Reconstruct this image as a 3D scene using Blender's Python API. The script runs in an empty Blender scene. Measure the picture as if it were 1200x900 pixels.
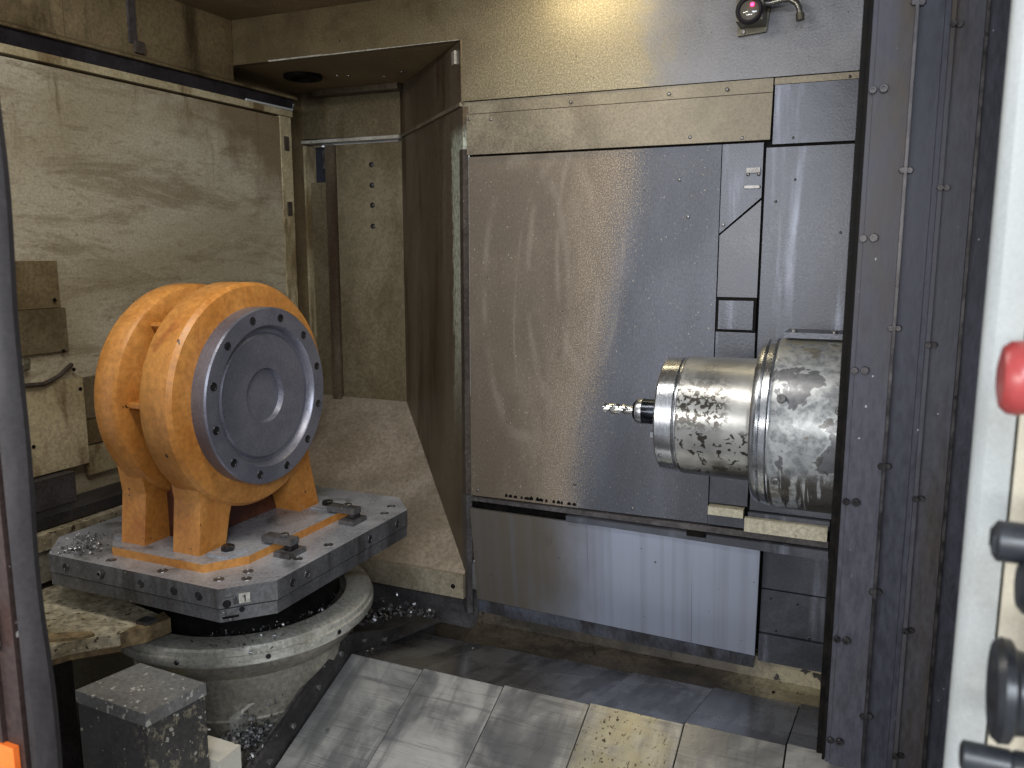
import bpy, bmesh, math, random
from mathutils import Vector, Matrix
random.seed(7)
R = math.radians
scene = bpy.context.scene
COL = scene.collection
Z0 = 1.6                      # camera height above the shop floor; shapes below are written relative to eye level

# ---------------------------------------------------------------- camera
cd = bpy.data.cameras.new('camera'); cam = bpy.data.objects.new('camera', cd); COL.objects.link(cam)
cam.location = (0, 0, Z0); cam.rotation_euler = (R(90 - 9.11), 0, R(23.9))
cd.sensor_width = 36; cd.lens = 29.28; cd.clip_start = 0.02; cd.clip_end = 60
cd.dof.use_dof = True; cd.dof.focus_distance = 2.3; cd.dof.aperture_fstop = 5.6
scene.camera = cam

# ---------------------------------------------------------------- light
world = bpy.data.worlds.new('World'); scene.world = world; world.use_nodes = True
bg = world.node_tree.nodes['Background']; bg.inputs[0].default_value = (0.90, 0.94, 1.0, 1); bg.inputs[1].default_value = 0.55
def area(name, loc, target, sx, sy, power, col):
    l = bpy.data.lights.new(name, 'AREA'); l.shape = 'RECTANGLE'; l.size = sx; l.size_y = sy; l.energy = power; l.color = col
    o = bpy.data.objects.new(name, l); COL.objects.link(o); o.location = (loc[0], loc[1], loc[2] + Z0)
    d = Vector(target) - Vector(loc); o.rotation_euler = d.to_track_quat('-Z', 'Y').to_euler(); return o
area('work_lamp', (-0.90, 2.32, 0.81), (-0.92, 2.62, 0.2), 0.34, 0.08, 2.0, (1.0, 0.84, 0.52))
area('hall_light', (1.10, -2.30, 1.20), (-0.90, 2.4, -0.3), 2.0, 1.0, 150, (0.84, 0.91, 1.0))
area('hall_light_side', (-1.20, -1.90, 0.10), (-1.2, 2.4, -0.2), 2.8, 0.18, 88, (1.0, 0.98, 0.94))
area('door_lamp', (-1.15, 1.05, 0.82), (-1.35, 1.75, -0.9), 0.9, 0.10, 15, (1.0, 0.95, 0.86))
vs = scene.view_settings
vs.view_transform = 'Standard'; vs.look = 'None'; vs.exposure = 0.06; vs.gamma = 1.0; vs.use_curve_mapping = False

# ---------------------------------------------------------------- materials
def S(r, g, b):
    f = lambda c: (c / 255 / 12.92) if c / 255 <= 0.04045 else ((c / 255 + 0.055) / 1.055) ** 2.4
    return (f(r), f(g), f(b), 1.0)
class NT:
    def __init__(s, name):
        s.m = bpy.data.materials.new(name); s.m.use_nodes = True; s.t = s.m.node_tree; s.n = s.t.nodes
        s.b = s.n['Principled BSDF']; g = s.n.new('ShaderNodeNewGeometry'); s.pos = g.outputs['Position']
        oi = s.n.new('ShaderNodeObjectInfo'); s.rand = oi.outputs['Random']
    def set(s, sock, v):
        if hasattr(v, 'is_output') or isinstance(v, bpy.types.NodeSocket): s.t.links.new(v, sock)
        else: sock.default_value = v
    def math(s, op, a, b=0.0, c=None, clamp=False):
        n = s.n.new('ShaderNodeMath'); n.operation = op; n.use_clamp = clamp
        s.set(n.inputs[0], a); s.set(n.inputs[1], b)
        if c is not None: s.set(n.inputs[2], c)
        return n.outputs[0]
    def mapping(s, sc=(1, 1, 1), loc=(0, 0, 0), src=None):
        n = s.n.new('ShaderNodeMapping'); s.set(n.inputs['Vector'], src or s.pos)
        n.inputs['Scale'].default_value = sc; n.inputs['Location'].default_value = loc; return n.outputs[0]
    def noise(s, scale, sc=(1, 1, 1), detail=6, rough=0.6, dist=0.0, loc=(0, 0, 0)):
        n = s.n.new('ShaderNodeTexNoise'); s.set(n.inputs['Vector'], s.mapping(sc, loc))
        n.inputs['Scale'].default_value = scale; n.inputs['Detail'].default_value = detail
        n.inputs['Roughness'].default_value = rough; n.inputs['Distortion'].default_value = dist; return n.outputs['Fac']
    def ramp(s, v, lo, hi, a=0.0, b=1.0):
        n = s.n.new('ShaderNodeMapRange'); n.clamp = True; n.interpolation_type = 'SMOOTHSTEP'
        s.set(n.inputs['Value'], v); s.set(n.inputs['From Min'], lo); s.set(n.inputs['From Max'], hi)
        s.set(n.inputs['To Min'], a); s.set(n.inputs['To Max'], b); return n.outputs['Result']
    def mix(s, f, a, b, mode='MIX'):
        n = s.n.new('ShaderNodeMix'); n.data_type = 'RGBA'; n.blend_type = mode
        s.set(n.inputs[0], f); s.set(n.inputs[6], a); s.set(n.inputs[7], b); return n.outputs[2]
    def xyz(s):
        n = s.n.new('ShaderNodeSeparateXYZ'); s.set(n.inputs[0], s.pos); return n.outputs[0], n.outputs[1], s.math('SUBTRACT', n.outputs[2], Z0)
    def bump(s, h, strength=0.2, dist=0.002):
        n = s.n.new('ShaderNodeBump'); n.inputs['Strength'].default_value = strength; n.inputs['Distance'].default_value = dist
        s.set(n.inputs['Height'], h); s.set(s.b.inputs['Normal'], n.outputs[0])
    def fin(s, col, metallic, rough):
        s.set(s.b.inputs['Base Color'], col); s.set(s.b.inputs['Metallic'], metallic); s.set(s.b.inputs['Roughness'], rough); return s.m

def grime(name, c1, c2, scale=3, sc=(1, 1, 1), metallic=0.0, rough=0.5, rvar=0.2, lo=0.38, hi=0.64, fine=90, fsc=(1, 1, 1), famt=0.35,
          specks=(), bump=0.12, loc=(0, 0, 0), streak=None, extra=None):
    t = NT(name)
    a = t.noise(scale, sc, 8, 0.62, 0.4, loc); m = t.ramp(a, lo, hi)
    col = t.mix(m, c1, c2)
    if streak:                                   # (colour, scale, stretch, lo, hi)
        k = t.ramp(t.noise(streak[1], streak[2], 5, 0.6, 0.2, (3.1, 1.7, 0.4)), streak[3], streak[4]); col = t.mix(k, col, streak[0])
    if extra: col = extra(t, col)
    f = t.noise(fine, fsc, 4, 0.7); v = t.ramp(f, 0.25, 0.75, 1 - famt, 1 + famt * 0.6)
    n = t.n.new('ShaderNodeCombineXYZ'); [t.set(n.inputs[i], v) for i in range(3)]
    col = t.mix(1.0, col, n.outputs[0], 'MULTIPLY')
    for (ss, th, c) in specks:
        k = t.ramp(t.noise(ss, (1, 1, 1), 2, 0.5, 0.0, (ss * .01, 0.3, 0.9)), th, th + 0.03); col = t.mix(k, col, c)
    r = t.ramp(t.math('ADD', t.math('MULTIPLY', a, 0.6), t.math('MULTIPLY', f, 0.4)), 0.3, 0.7, max(0.05, rough - rvar / 2), min(1, rough + rvar / 2))
    if bump: t.bump(f, bump, 0.002)
    return t.fin(col, metallic, r)

DARK = S(28, 25, 24); BLK = S(12, 12, 13)
M = {}
M['ceiling'] = grime('ceiling_film', S(112, 96, 72), S(136, 119, 92), 2.5, metallic=.05, rough=.55, specks=((60, .74, S(150, 140, 120)),))
M['wall_olive'] = grime('olive_film', S(94, 81, 58), S(122, 107, 80), 2.2, metallic=.1, rough=.5, specks=((70, .73, DARK),), streak=(S(66, 54, 38), 8, (1, 1, .2), .52, .70))

def film_back(t, col):
    x, y, z = t.xyz(); n = t.noise(5, (1, 1, 1), 7, .7, .5); f = t.noise(200, (1, 1, 1), 2, .6)
    v = t.math('ADD', x, t.math('ADD', t.math('MULTIPLY', t.math('SUBTRACT', n, .5), .5), t.math('MULTIPLY', t.math('SUBTRACT', f, .5), .5)))
    col = t.mix(t.ramp(v, -.78, -.58), t.mix(t.ramp(f, .45, .62), S(108, 100, 80), S(136, 128, 106)), col)
    k = t.ramp(t.math('ADD', x, t.math('MULTIPLY', n, .5)), -1.32, -.80)
    return t.mix(k, t.mix(t.ramp(n, .4, .6), S(88, 76, 54), S(106, 93, 68)), col)
M['fascia'] = grime('upper_panel', S(92, 92, 96), S(112, 112, 116), 3, metallic=.4, rough=.42, rvar=.2, fine=160, famt=.3, specks=((110, .72, S(60, 55, 48)),), bump=.35, extra=film_back)
M['strip'] = grime('strip_panel', S(98, 90, 76), S(124, 116, 100), 4, metallic=.4, rough=.45, fine=140, famt=.35, specks=((120, .73, S(60, 52, 44)), (35, .78, S(190, 185, 170))), bump=.35)
M['steel_mid'] = grime('dull_sheet', S(82, 83, 90), S(98, 100, 108), 4, metallic=.4, rough=.42, fine=150, famt=.22, specks=((95, .74, S(50, 50, 55)),), bump=.2)
M['steel_blue'] = grime('bare_sheet', S(68, 71, 79), S(86, 89, 98), 3, metallic=.4, rough=.38, fine=150, famt=.2, specks=((95, .74, S(50, 50, 55)),), bump=.25, streak=(S(138, 144, 160), 7, (1, 1, .12), .56, .74))

def big_panel():
    t = NT('spray_panel'); x, y, z = t.xyz()
    n1 = t.noise(2.2, (1, 1, .5), 8, .65, .3); n2 = t.noise(220, (1, 1, 1), 2, .6); n3 = t.noise(26, (1, 1, .3), 5, .7)
    v = t.math('SUBTRACT', x, t.math('MULTIPLY', z, .13))
    v = t.math('ADD', v, t.math('MULTIPLY', t.math('SUBTRACT', n1, .5), .30)); v = t.math('ADD', v, t.math('MULTIPLY', t.math('SUBTRACT', n2, .5), .42))
    k = t.ramp(v, -.83, -.71)
    film = t.mix(t.ramp(n1, .35, .65), S(92, 82, 70), S(116, 105, 91)); film = t.mix(t.ramp(n3, .45, .75, 0, .6), film, S(90, 79, 69))
    clean = t.mix(t.ramp(t.noise(3, (1, 1, .35), 4, .55, .2, (5, 2, 8)), .35, .7), S(78, 81, 89), S(103, 106, 116))
    col = t.mix(k, film, clean)
    for (cx, cz, a, b, th) in ((-1.08, -.16, .15, .46, .11), (-.95, -.10, .12, .42, .13), (-.99, -.25, .13, .50, .05), (-.86, .0, .11, .40, .10)):
        dx = t.math('DIVIDE', t.math('SUBTRACT', x, cx), a); dz = t.math('DIVIDE', t.math('SUBTRACT', z, cz), b)
        e = t.math('SQRT', t.math('ADD', t.math('MULTIPLY', dx, dx), t.math('MULTIPLY', dz, dz)))
        e = t.math('ADD', e, t.math('MULTIPLY', t.math('SUBTRACT', n1, .5), .25))
        ring = t.ramp(t.math('ABSOLUTE', t.math('SUBTRACT', e, 1)), 0, th, 1, 0)
        ring = t.math('MULTIPLY', ring, t.ramp(t.noise(5, (1, 1, 1), 3, .6, 0, (cx, cz, a)), .40, .62, 0, .20))
        col = t.mix(ring, col, S(160, 150, 138))
    edge = t.math('MULTIPLY', t.ramp(v, -1.0, -.80), t.ramp(v, -.70, -.78))
    col = t.mix(t.math('MULTIPLY', edge, t.ramp(t.noise(260, (1, 1, 1), 2, .6), .48, .60, 0, .75)), col, S(172, 156, 138))
    col = t.mix(t.ramp(t.noise(150, (1, 1, 1), 2), .70, .73), col, S(170, 160, 148))
    col = t.mix(t.ramp(t.noise(75, (1, 1, 1), 2), .755, .77), col, DARK)
    f = t.ramp(t.noise(180, (1, 1, .5), 3, .7), .3, .7, .80, 1.1); n = t.n.new('ShaderNodeCombineXYZ'); [t.set(n.inputs[i], f) for i in range(3)]
    col = t.mix(1, col, n.outputs[0], 'MULTIPLY')
    t.bump(n2, .25, .0015)
    return t.fin(col, t.ramp(k, 0, 1, .15, .40), t.ramp(t.math('ADD', t.math('MULTIPLY', k, -.12), t.math('MULTIPLY', n1, .3)), -.1, .35, .50, .68))
M['big'] = big_panel()

def apron_mat():
    t = NT('apron_steel'); x, y, z = t.xyz()
    n1 = t.noise(2.5, (1, 1, .6), 7, .6); n3 = t.noise(34, (1, 0, .012), 2, .5); n2 = t.noise(200, (1, 1, .4), 2)
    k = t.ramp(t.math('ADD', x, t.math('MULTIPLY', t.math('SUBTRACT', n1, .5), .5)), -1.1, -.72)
    col = t.mix(k, S(112, 105, 96), S(166, 174, 194)); col = t.mix(t.ramp(n3, .42, .68, 0, .28), col, S(122, 126, 140))  # right side brighter and bluer: reflected front light put into the colour
    ln = t.ramp(t.noise(45, (1, 0, .010), 1, .5), .70, .73, 0, .5); col = t.mix(ln, col, S(70, 72, 80))
    col = t.mix(t.ramp(t.noise(80, (1, 1, 1), 2), .75, .77), col, DARK)
    t.bump(n2, .15, .001)
    return t.fin(col, .5, t.ramp(n1, .3, .7, .26, .42))
M['apron'] = apron_mat()
M['apron_low'] = grime('apron_dark_edge', S(80, 82, 90), S(104, 108, 120), 4, metallic=.4, rough=.42, fsc=(1, 1, .2), streak=(S(70, 68, 70), 9, (1, 1, .1), .5, .65))  # darker steel tone for the bent foot of the apron

def door_extra(t, col):
    x, y, z = t.xyz()
    k = t.ramp(t.noise(3.4, (1, .5, 2.6), 10, .82, .4, (0, 2, 1)), .48, .62, 0, .62); col = t.mix(k, col, S(118, 104, 80))
    dr = t.math('MULTIPLY', t.ramp(t.noise(11, (1, 1, .12), 5, .7, .2), .55, .68), t.ramp(t.math('ADD', z, t.math('MULTIPLY', t.noise(7, (1, 1, .1), 3), .5)), .30, .75)); col = t.mix(t.math('MULTIPLY', dr, .8), col, S(104, 88, 60))
    k4 = t.ramp(t.noise(60, (1, .5, 2), 6, .8, .3), .48, .66, 0, .45); col = t.mix(k4, col, S(126, 112, 88))
    k2 = t.ramp(t.math('ADD', t.math('MULTIPLY', y, .6), t.math('ADD', z, t.math('MULTIPLY', t.noise(5, (1, 1, .7), 6, .7), .9))), 2.18, 2.5, 0, .8); col = t.mix(k2, col, S(106, 88, 64))
    k3 = t.ramp(t.noise(34, (1, .25, 1), 3, .7, 1.0), .58, .66, 0, .35); return t.mix(k3, col, S(112, 96, 74))
M['door'] = grime('stained_door', S(158, 149, 126), S(178, 171, 152), 2.0, sc=(1, .7, 1.5), metallic=.05, rough=.5, fine=120, famt=.25, bump=.15, extra=door_extra)
M['door_frame'] = grime('door_edging', S(150, 138, 108), S(172, 160, 130), 5, rough=.5, streak=(S(110, 92, 64), 8, (1, 1, .3), .5, .66))
M['rubber'] = grime('black_rubber', S(30, 27, 30), S(46, 42, 46), 6, rough=.6)
M['alcove'] = grime('alcove_sheet', S(96, 86, 64), S(118, 108, 86), 2.5, sc=(1, 1, .6), metallic=.3, rough=.45, streak=(S(92, 80, 58), 5, (1, 1, .4), .5, .68))
def cham_extra(t, col):
    x, y, z = t.xyz()
    v = t.math('ADD', x, t.math('MULTIPLY', t.math('SUBTRACT', t.noise(16, (1, 1, .3), 8, .8), .5), .14))
    k = t.ramp(v, -1.402, -1.388); k = t.math('MULTIPLY', k, t.ramp(z, -.75, -.1)); k = t.math('MULTIPLY', k, t.ramp(z, .42, .36)); k = t.math('MULTIPLY', k, t.ramp(t.noise(120, (1, 1, .4), 3, .7), .34, .48))
    return t.mix(t.math('MULTIPLY', k, .9), col, S(182, 187, 172))
M['chamfer'] = grime('angled_sheet', S(84, 73, 60), S(106, 95, 80), 3, sc=(1, 1, .3), metallic=.35, rough=.42, specks=((90, .75, S(140, 130, 110)),), streak=(S(72, 58, 46), 7, (1, 1, .15), .5, .66), extra=cham_extra)
M['slope'] = grime('chute_sheet', S(128, 116, 100), S(146, 134, 118), 5, metallic=.2, rough=.5, fine=70, famt=.3, specks=((60, .72, S(100, 86, 70)),), bump=.3)
M['lip'] = grime('chute_lip', S(138, 128, 108), S(156, 146, 126), 4, metallic=.3, rough=.45)
M['dark_steel'] = grime('dark_sheet', S(74, 70, 70), S(98, 95, 96), 4, metallic=.5, rough=.45, specks=((85, .74, S(150, 150, 155)),))
M['jamb'] = grime('oiled_steel_strip', S(56, 57, 65), S(72, 73, 82), 3, sc=(1, 1, .25), metallic=.35, rough=.48, fine=120, fsc=(1, 1, .3), famt=.3, specks=((75, .755, S(170, 170, 175)),), streak=(S(62, 56, 48), 4, (1, 1, .3), .48, .66), bump=.15)
M['jamb2'] = grime('oiled_steel_dark', S(46, 48, 57), S(62, 64, 74), 3, sc=(1, 1, .25), metallic=.35, rough=.45, fine=120, fsc=(1, 1, .3), specks=((75, .755, S(170, 170, 175)),), bump=.15)
M['trim'] = grime('brown_trim', S(62, 54, 50), S(80, 72, 66), 8, metallic=.3, rough=.5, specks=((80, .72, S(140, 135, 130)),))
M['white'] = grime('white_enamel', S(170, 176, 178), S(184, 189, 190), 3, rough=.45, fine=260, famt=.10, bump=.25, specks=((18, .80, S(110, 96, 80)),))
M['cream'] = grime('cream_enamel', S(206, 200, 184), S(218, 213, 198), 3, rough=.45, fine=220, famt=.1, bump=.2, specks=((26, .76, S(120, 104, 84)),))
M['red'] = grime('red_plastic', S(150, 58, 58), S(162, 68, 66), 6, rough=.35, famt=.1, bump=0)
M['black_pl'] = grime('black_plastic', S(30, 32, 36), S(40, 43, 48), 8, rough=.35, famt=.2, bump=.05, specks=((70, .74, S(110, 100, 90)),))
M['bolt'] = grime('bolt_steel', S(96, 94, 94), S(130, 128, 128), 30, metallic=.8, rough=.35, bump=0)
M['bolt_dark'] = grime('oily_bolt', S(44, 42, 44), S(70, 68, 70), 30, metallic=.7, rough=.35, bump=0)
M['hole'] = grime('oil_shade_black', S(14, 13, 13), S(24, 22, 20), 30, rough=.5, bump=0)

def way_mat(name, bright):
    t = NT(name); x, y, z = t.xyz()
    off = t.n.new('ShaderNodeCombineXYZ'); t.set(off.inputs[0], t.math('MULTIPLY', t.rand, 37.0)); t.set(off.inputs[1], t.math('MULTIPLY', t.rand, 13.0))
    va = t.n.new('ShaderNodeVectorMath'); va.operation = 'ADD'; t.set(va.inputs[0], t.pos); t.set(va.inputs[1], off.outputs[0]); t.pos = va.outputs[0]   # each plate has its own wear and painted reflection bands
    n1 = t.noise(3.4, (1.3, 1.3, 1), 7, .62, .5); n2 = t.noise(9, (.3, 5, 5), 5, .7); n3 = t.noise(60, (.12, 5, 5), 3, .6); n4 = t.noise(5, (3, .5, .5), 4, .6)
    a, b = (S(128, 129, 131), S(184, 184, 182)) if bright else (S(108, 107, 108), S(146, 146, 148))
    col = t.mix(t.ramp(n1, .36, .64), a, b); col = t.mix(t.ramp(n4, .46, .62, 0, .72), col, S(112, 113, 116) if bright else S(66, 64, 63)); col = t.mix(t.ramp(n2, .52, .70, 0, .55), col, S(98, 98, 102) if bright else S(80, 80, 84)); col = t.mix(t.ramp(n2, .26, .38, .5 if bright else .12, 0), col, S(206, 206, 204) if bright else S(140, 140, 140))  # dark bands imitate back wall reflections, painted into the colour
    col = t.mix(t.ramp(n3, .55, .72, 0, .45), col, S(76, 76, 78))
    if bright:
        k = t.math('MULTIPLY', t.ramp(x, -.66, -.60), t.ramp(x, -.38, -.42)); k = t.math('MULTIPLY', k, t.ramp(t.noise(5, (1, 1, 1), 5, .7), .38, .6)); col = t.mix(t.math('MULTIPLY', k, .5), col, S(172, 164, 130))  # yellowish lamp reflection painted onto one plate
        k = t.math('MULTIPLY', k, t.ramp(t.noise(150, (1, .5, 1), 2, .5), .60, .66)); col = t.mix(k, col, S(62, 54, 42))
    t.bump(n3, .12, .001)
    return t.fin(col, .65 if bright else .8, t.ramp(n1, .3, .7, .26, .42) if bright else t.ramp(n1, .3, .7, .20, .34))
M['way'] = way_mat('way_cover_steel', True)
M['way_back'] = way_mat('way_cover_dark', False)  # darker, glossier copy of the plate steel for the back slope
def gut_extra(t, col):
    x, y, z = t.xyz(); k = t.ramp(t.math('ADD', x, t.math('MULTIPLY', t.noise(8, (1, 1, 1), 6, .7), .3)), -.25, -.05); return t.mix(k, t.mix(t.ramp(t.noise(6, (.6, 1, 1), 6, .7), .4, .62), S(40, 36, 31), S(66, 59, 50)), col)  # left part dark: stain, with the shade under the apron put into the colour
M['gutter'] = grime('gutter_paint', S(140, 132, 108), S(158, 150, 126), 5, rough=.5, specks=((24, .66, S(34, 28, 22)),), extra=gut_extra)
M['flange'] = grime('flange_black', S(50, 48, 48), S(72, 70, 70), 6, metallic=.4, rough=.45, specks=((80, .72, S(150, 150, 150)),))
M['pallet_top'] = grime('ground_steel', S(150, 152, 158), S(178, 180, 186), 5, metallic=.4, rough=.32, fine=120, famt=.25, streak=(S(112, 112, 114), 7, (1, 1, 1), .54, .7))
M['pallet'] = grime('pallet_side', S(94, 93, 94), S(120, 119, 120), 5, sc=(1, 1, .6), metallic=.6, rough=.38, fine=110, specks=((90, .73, S(160, 158, 152)),), streak=(S(70, 66, 62), 9, (1, 1, .2), .5, .66))
M['ring'] = grime('table_ring', S(172, 169, 158), S(200, 197, 186), 5, metallic=.45, rough=.36, specks=((50, .74, DARK),), streak=(S(116, 106, 86), 7, (1, 1, .4), .52, .7))
M['table_base'] = grime('table_casting', S(126, 120, 108), S(152, 146, 132), 4, metallic=.25, rough=.42, fine=70, famt=.4, specks=((70, .72, S(92, 82, 64)), (40, .74, S(60, 54, 46))), streak=(S(150, 140, 104), 6, (1, 1, .7), .54, .68))
M['tray'] = grime('rough_casting', S(132, 122, 98), S(172, 163, 140), 7, rough=.55, fine=50, famt=.6, specks=((60, .64, S(70, 60, 44)), (90, .70, S(190, 180, 156))), bump=.6)
M['tray_edge'] = grime('rusty_edge', S(96, 78, 54), S(134, 116, 84), 12, rough=.6, fine=40, famt=.5, bump=.6)
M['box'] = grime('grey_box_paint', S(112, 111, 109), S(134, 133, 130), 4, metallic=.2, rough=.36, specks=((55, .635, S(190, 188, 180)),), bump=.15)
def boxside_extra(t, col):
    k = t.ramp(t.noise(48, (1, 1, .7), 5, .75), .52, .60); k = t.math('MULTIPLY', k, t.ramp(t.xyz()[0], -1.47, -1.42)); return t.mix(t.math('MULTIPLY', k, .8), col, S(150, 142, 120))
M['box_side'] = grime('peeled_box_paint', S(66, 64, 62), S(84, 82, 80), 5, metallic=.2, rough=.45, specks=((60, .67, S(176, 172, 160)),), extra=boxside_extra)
M['orange'] = grime('orange_paint', S(176, 114, 50), S(196, 136, 68), 4, rough=.42, fine=70, famt=.25, specks=((40, .73, S(70, 44, 24)),), streak=(S(150, 84, 40), 7, (1, 1, .5), .56, .72), bump=.2)
M['underbody'] = grime('underbody_shade', S(70, 36, 24), S(92, 52, 34), 8, rough=.55, fine=60, famt=.4)  # dark brown with the shade under the casting put into the colour
M['orange_pl'] = grime('orange_plastic', S(236, 106, 34), S(242, 118, 46), 4, rough=.45, famt=.1, bump=0)
M['machined'] = grime('machined_grey', S(112, 112, 124), S(134, 134, 144), 4, metallic=.6, rough=.36, fine=160, famt=.2, bump=.08)
M['machined_rim'] = grime('machined_rim', S(150, 150, 156), S(176, 176, 180), 5, metallic=.8, rough=.28, fine=150, famt=.2, bump=.08)

def sleeve_mat():
    t = NT('flaked_sleeve'); x, y, z = t.xyz()
    n1 = t.noise(7, (1, 1, 1), 6, .6); n2 = t.noise(90, (1, 1, 1), 3, .62, .6); n3 = t.noise(38, (1, 1, 1), 3, .6, .8, (4, 2, 1))
    col = t.mix(t.ramp(n1, .35, .65), S(134, 134, 131), S(164, 164, 162))
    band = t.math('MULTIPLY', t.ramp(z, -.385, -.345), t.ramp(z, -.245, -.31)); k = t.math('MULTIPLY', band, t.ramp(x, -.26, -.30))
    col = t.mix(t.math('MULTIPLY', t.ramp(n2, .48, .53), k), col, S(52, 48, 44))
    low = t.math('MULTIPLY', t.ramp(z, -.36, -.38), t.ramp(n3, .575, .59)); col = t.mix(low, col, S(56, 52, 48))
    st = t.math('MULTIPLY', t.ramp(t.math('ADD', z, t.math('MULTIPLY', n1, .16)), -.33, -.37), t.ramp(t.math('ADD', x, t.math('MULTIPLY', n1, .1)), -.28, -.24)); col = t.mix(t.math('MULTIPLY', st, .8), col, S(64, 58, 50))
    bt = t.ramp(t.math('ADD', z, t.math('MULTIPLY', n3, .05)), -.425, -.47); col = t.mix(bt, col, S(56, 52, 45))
    t.bump(n2, .2, .001); return t.fin(col, .65, t.ramp(n1, .3, .7, .26, .36))
M['sleeve'] = sleeve_mat()
def housing_mat():
    t = NT('flaked_housing'); x, y, z = t.xyz()
    n1 = t.noise(10, (1, 1, 1), 5, .60, .35); n2 = t.noise(14, (2.6, 0, .30), 3, .6, .2, (2, 5, 1)); n3 = t.noise(60, (1, 1, 1), 4, .7); n4 = t.noise(20, (1, 1, 1), 3, .6, .6, (7, 1, 3))
    col = t.mix(t.ramp(n3, .35, .65), S(112, 115, 118), S(142, 145, 147))
    rim = t.math('MULTIPLY', t.ramp(n1, .50, .54), t.ramp(n1, .60, .56)); col = t.mix(t.math('MULTIPLY', rim, .5), col, S(172, 175, 176))
    col = t.mix(t.ramp(n1, .565, .575, 0, .9), col, S(88, 89, 93)); col = t.mix(t.ramp(n1, .40, .385, 0, .8), col, S(96, 92, 84))
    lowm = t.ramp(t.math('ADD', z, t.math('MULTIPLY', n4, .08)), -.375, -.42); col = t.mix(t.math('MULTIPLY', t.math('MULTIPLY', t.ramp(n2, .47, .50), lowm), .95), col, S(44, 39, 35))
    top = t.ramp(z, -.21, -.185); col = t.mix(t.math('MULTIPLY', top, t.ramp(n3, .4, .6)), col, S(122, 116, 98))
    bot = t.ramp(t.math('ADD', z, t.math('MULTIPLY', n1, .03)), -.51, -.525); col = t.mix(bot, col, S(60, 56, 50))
    col = t.mix(t.ramp(n4, .66, .675, 0, .8), col, S(70, 68, 66))
    t.bump(n1, .4, .003); return t.fin(col, .35, t.ramp(n3, .3, .7, .24, .40))
M['housing'] = housing_mat()
M['nose'] = grime('turned_steel', S(166, 169, 174), S(192, 195, 200), 14, sc=(.3, 1, 1), metallic=.95, rough=.24, fine=200, fsc=(4, .3, .3), famt=.25, bump=.06)
M['tool_black'] = grime('black_holder', S(34, 36, 42), S(52, 56, 64), 20, metallic=.85, rough=.22, bump=0)
M['carbide'] = grime('bright_carbide', S(196, 196, 194), S(220, 220, 216), 30, metallic=.95, rough=.18, bump=0)
M['creamblock'] = grime('cream_block', S(176, 170, 150), S(192, 187, 168), 5, rough=.5, specks=((40, .72, S(120, 108, 84)),), bump=.1)
M['seal'] = grime('grey_rubber_seal', S(40, 37, 38), S(56, 53, 54), 4, sc=(1, 1, .4), rough=.55, fine=120, famt=.2)
M['door_brown'] = grime('brown_door_edge', S(44, 33, 30), S(60, 48, 45), 4, sc=(1, 1, .5), rough=.45, specks=((46, .70, S(160, 155, 150)), (90, .72, S(120, 112, 108))), streak=(S(86, 42, 26), 4, (1, 1, .5), .54, .66))
M['chips'] = grime('metal_chips', S(96, 96, 98), S(170, 170, 172), 60, metallic=.8, rough=.4, bump=0)
M['nozzle'] = grime('olive_casting', S(70, 66, 54), S(98, 94, 80), 12, metallic=.3, rough=.4)
M['pipe'] = grime('pipe_steel', S(110, 108, 100), S(140, 138, 132), 12, metallic=.8, rough=.3)
M['plate'] = grime('aluminium_tag', S(170, 166, 156), S(190, 186, 176), 12, metallic=.4, rough=.4)
t = NT('lens_glass'); M['lens'] = t.fin(S(92, 88, 80), 0.0, .08)
t = NT('red_led'); t.b.inputs['Emission Color'].default_value = (1, .03, .12, 1); t.b.inputs['Emission Strength'].default_value = 6; M['led'] = t.fin(S(200, 30, 50), 0, .3)

for k, v in (('hole', .05), ('rubber', .15), ('jamb', .22), ('jamb2', .22), ('trim', .25), ('bolt_dark', .4), ('flange', .25), ('dark_steel', .3), ('gutter', .2), ('chamfer', .3), ('ceiling', .2), ('wall_olive', .25), ('door_brown', .3), ('seal', .25)):
    M[k].node_tree.nodes['Principled BSDF'].inputs['Specular IOR Level'].default_value = v
# ---------------------------------------------------------------- mesh helpers
def finish(name, bm, mat, parent=None, smooth=False, bev=0.0, label=None, mats=None):
    if bev: bmesh.ops.bevel(bm, geom=[e for e in bm.edges if len(e.link_faces) == 2 and e.calc_face_angle(0) > .35], offset=bev, segments=2, profile=.6, affect='EDGES', clamp_overlap=True)
    bmesh.ops.recalc_face_normals(bm, faces=bm.faces[:])
    lo = Vector([min(v.co[i] for v in bm.verts) for i in range(3)]); hi = Vector([max(v.co[i] for v in bm.verts) for i in range(3)])
    c = (lo + hi) / 2; c.z = lo.z
    for v in bm.verts: v.co -= c
    me = bpy.data.meshes.new(name); bm.to_mesh(me); bm.free()
    for mm in (mats or [mat]): me.materials.append(M[mm])
    if smooth:
        for p in me.polygons: p.use_smooth = True
        if smooth == 'auto':
            me.set_sharp_from_angle(angle=R(35))
    o = bpy.data.objects.new(name, me); COL.objects.link(o); o.location = (c.x, c.y, c.z + Z0)
    adopt(o, parent)
    if label: o['label'] = label
    return o
def adopt(o, parent):
    if parent:
        o.parent = parent; o.matrix_parent_inverse = WORLD[parent.name].inverted()
WORLD = {}
def reg(o):
    WORLD[o.name] = Matrix.LocRotScale(o.location, o.rotation_euler, o.scale); return o
def thing(name, label, cat, loc, group=None):
    o = bpy.data.objects.new(name, None); COL.objects.link(o); o.location = (loc[0], loc[1], loc[2] + Z0); o.empty_display_size = .05
    o['label'] = label; o['category'] = cat
    if group: o['group'] = group
    return reg(o)
def tag(o, label, cat, group=None):
    o['label'] = label; o['category'] = cat
    if group: o['group'] = group
    return reg(o)
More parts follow.
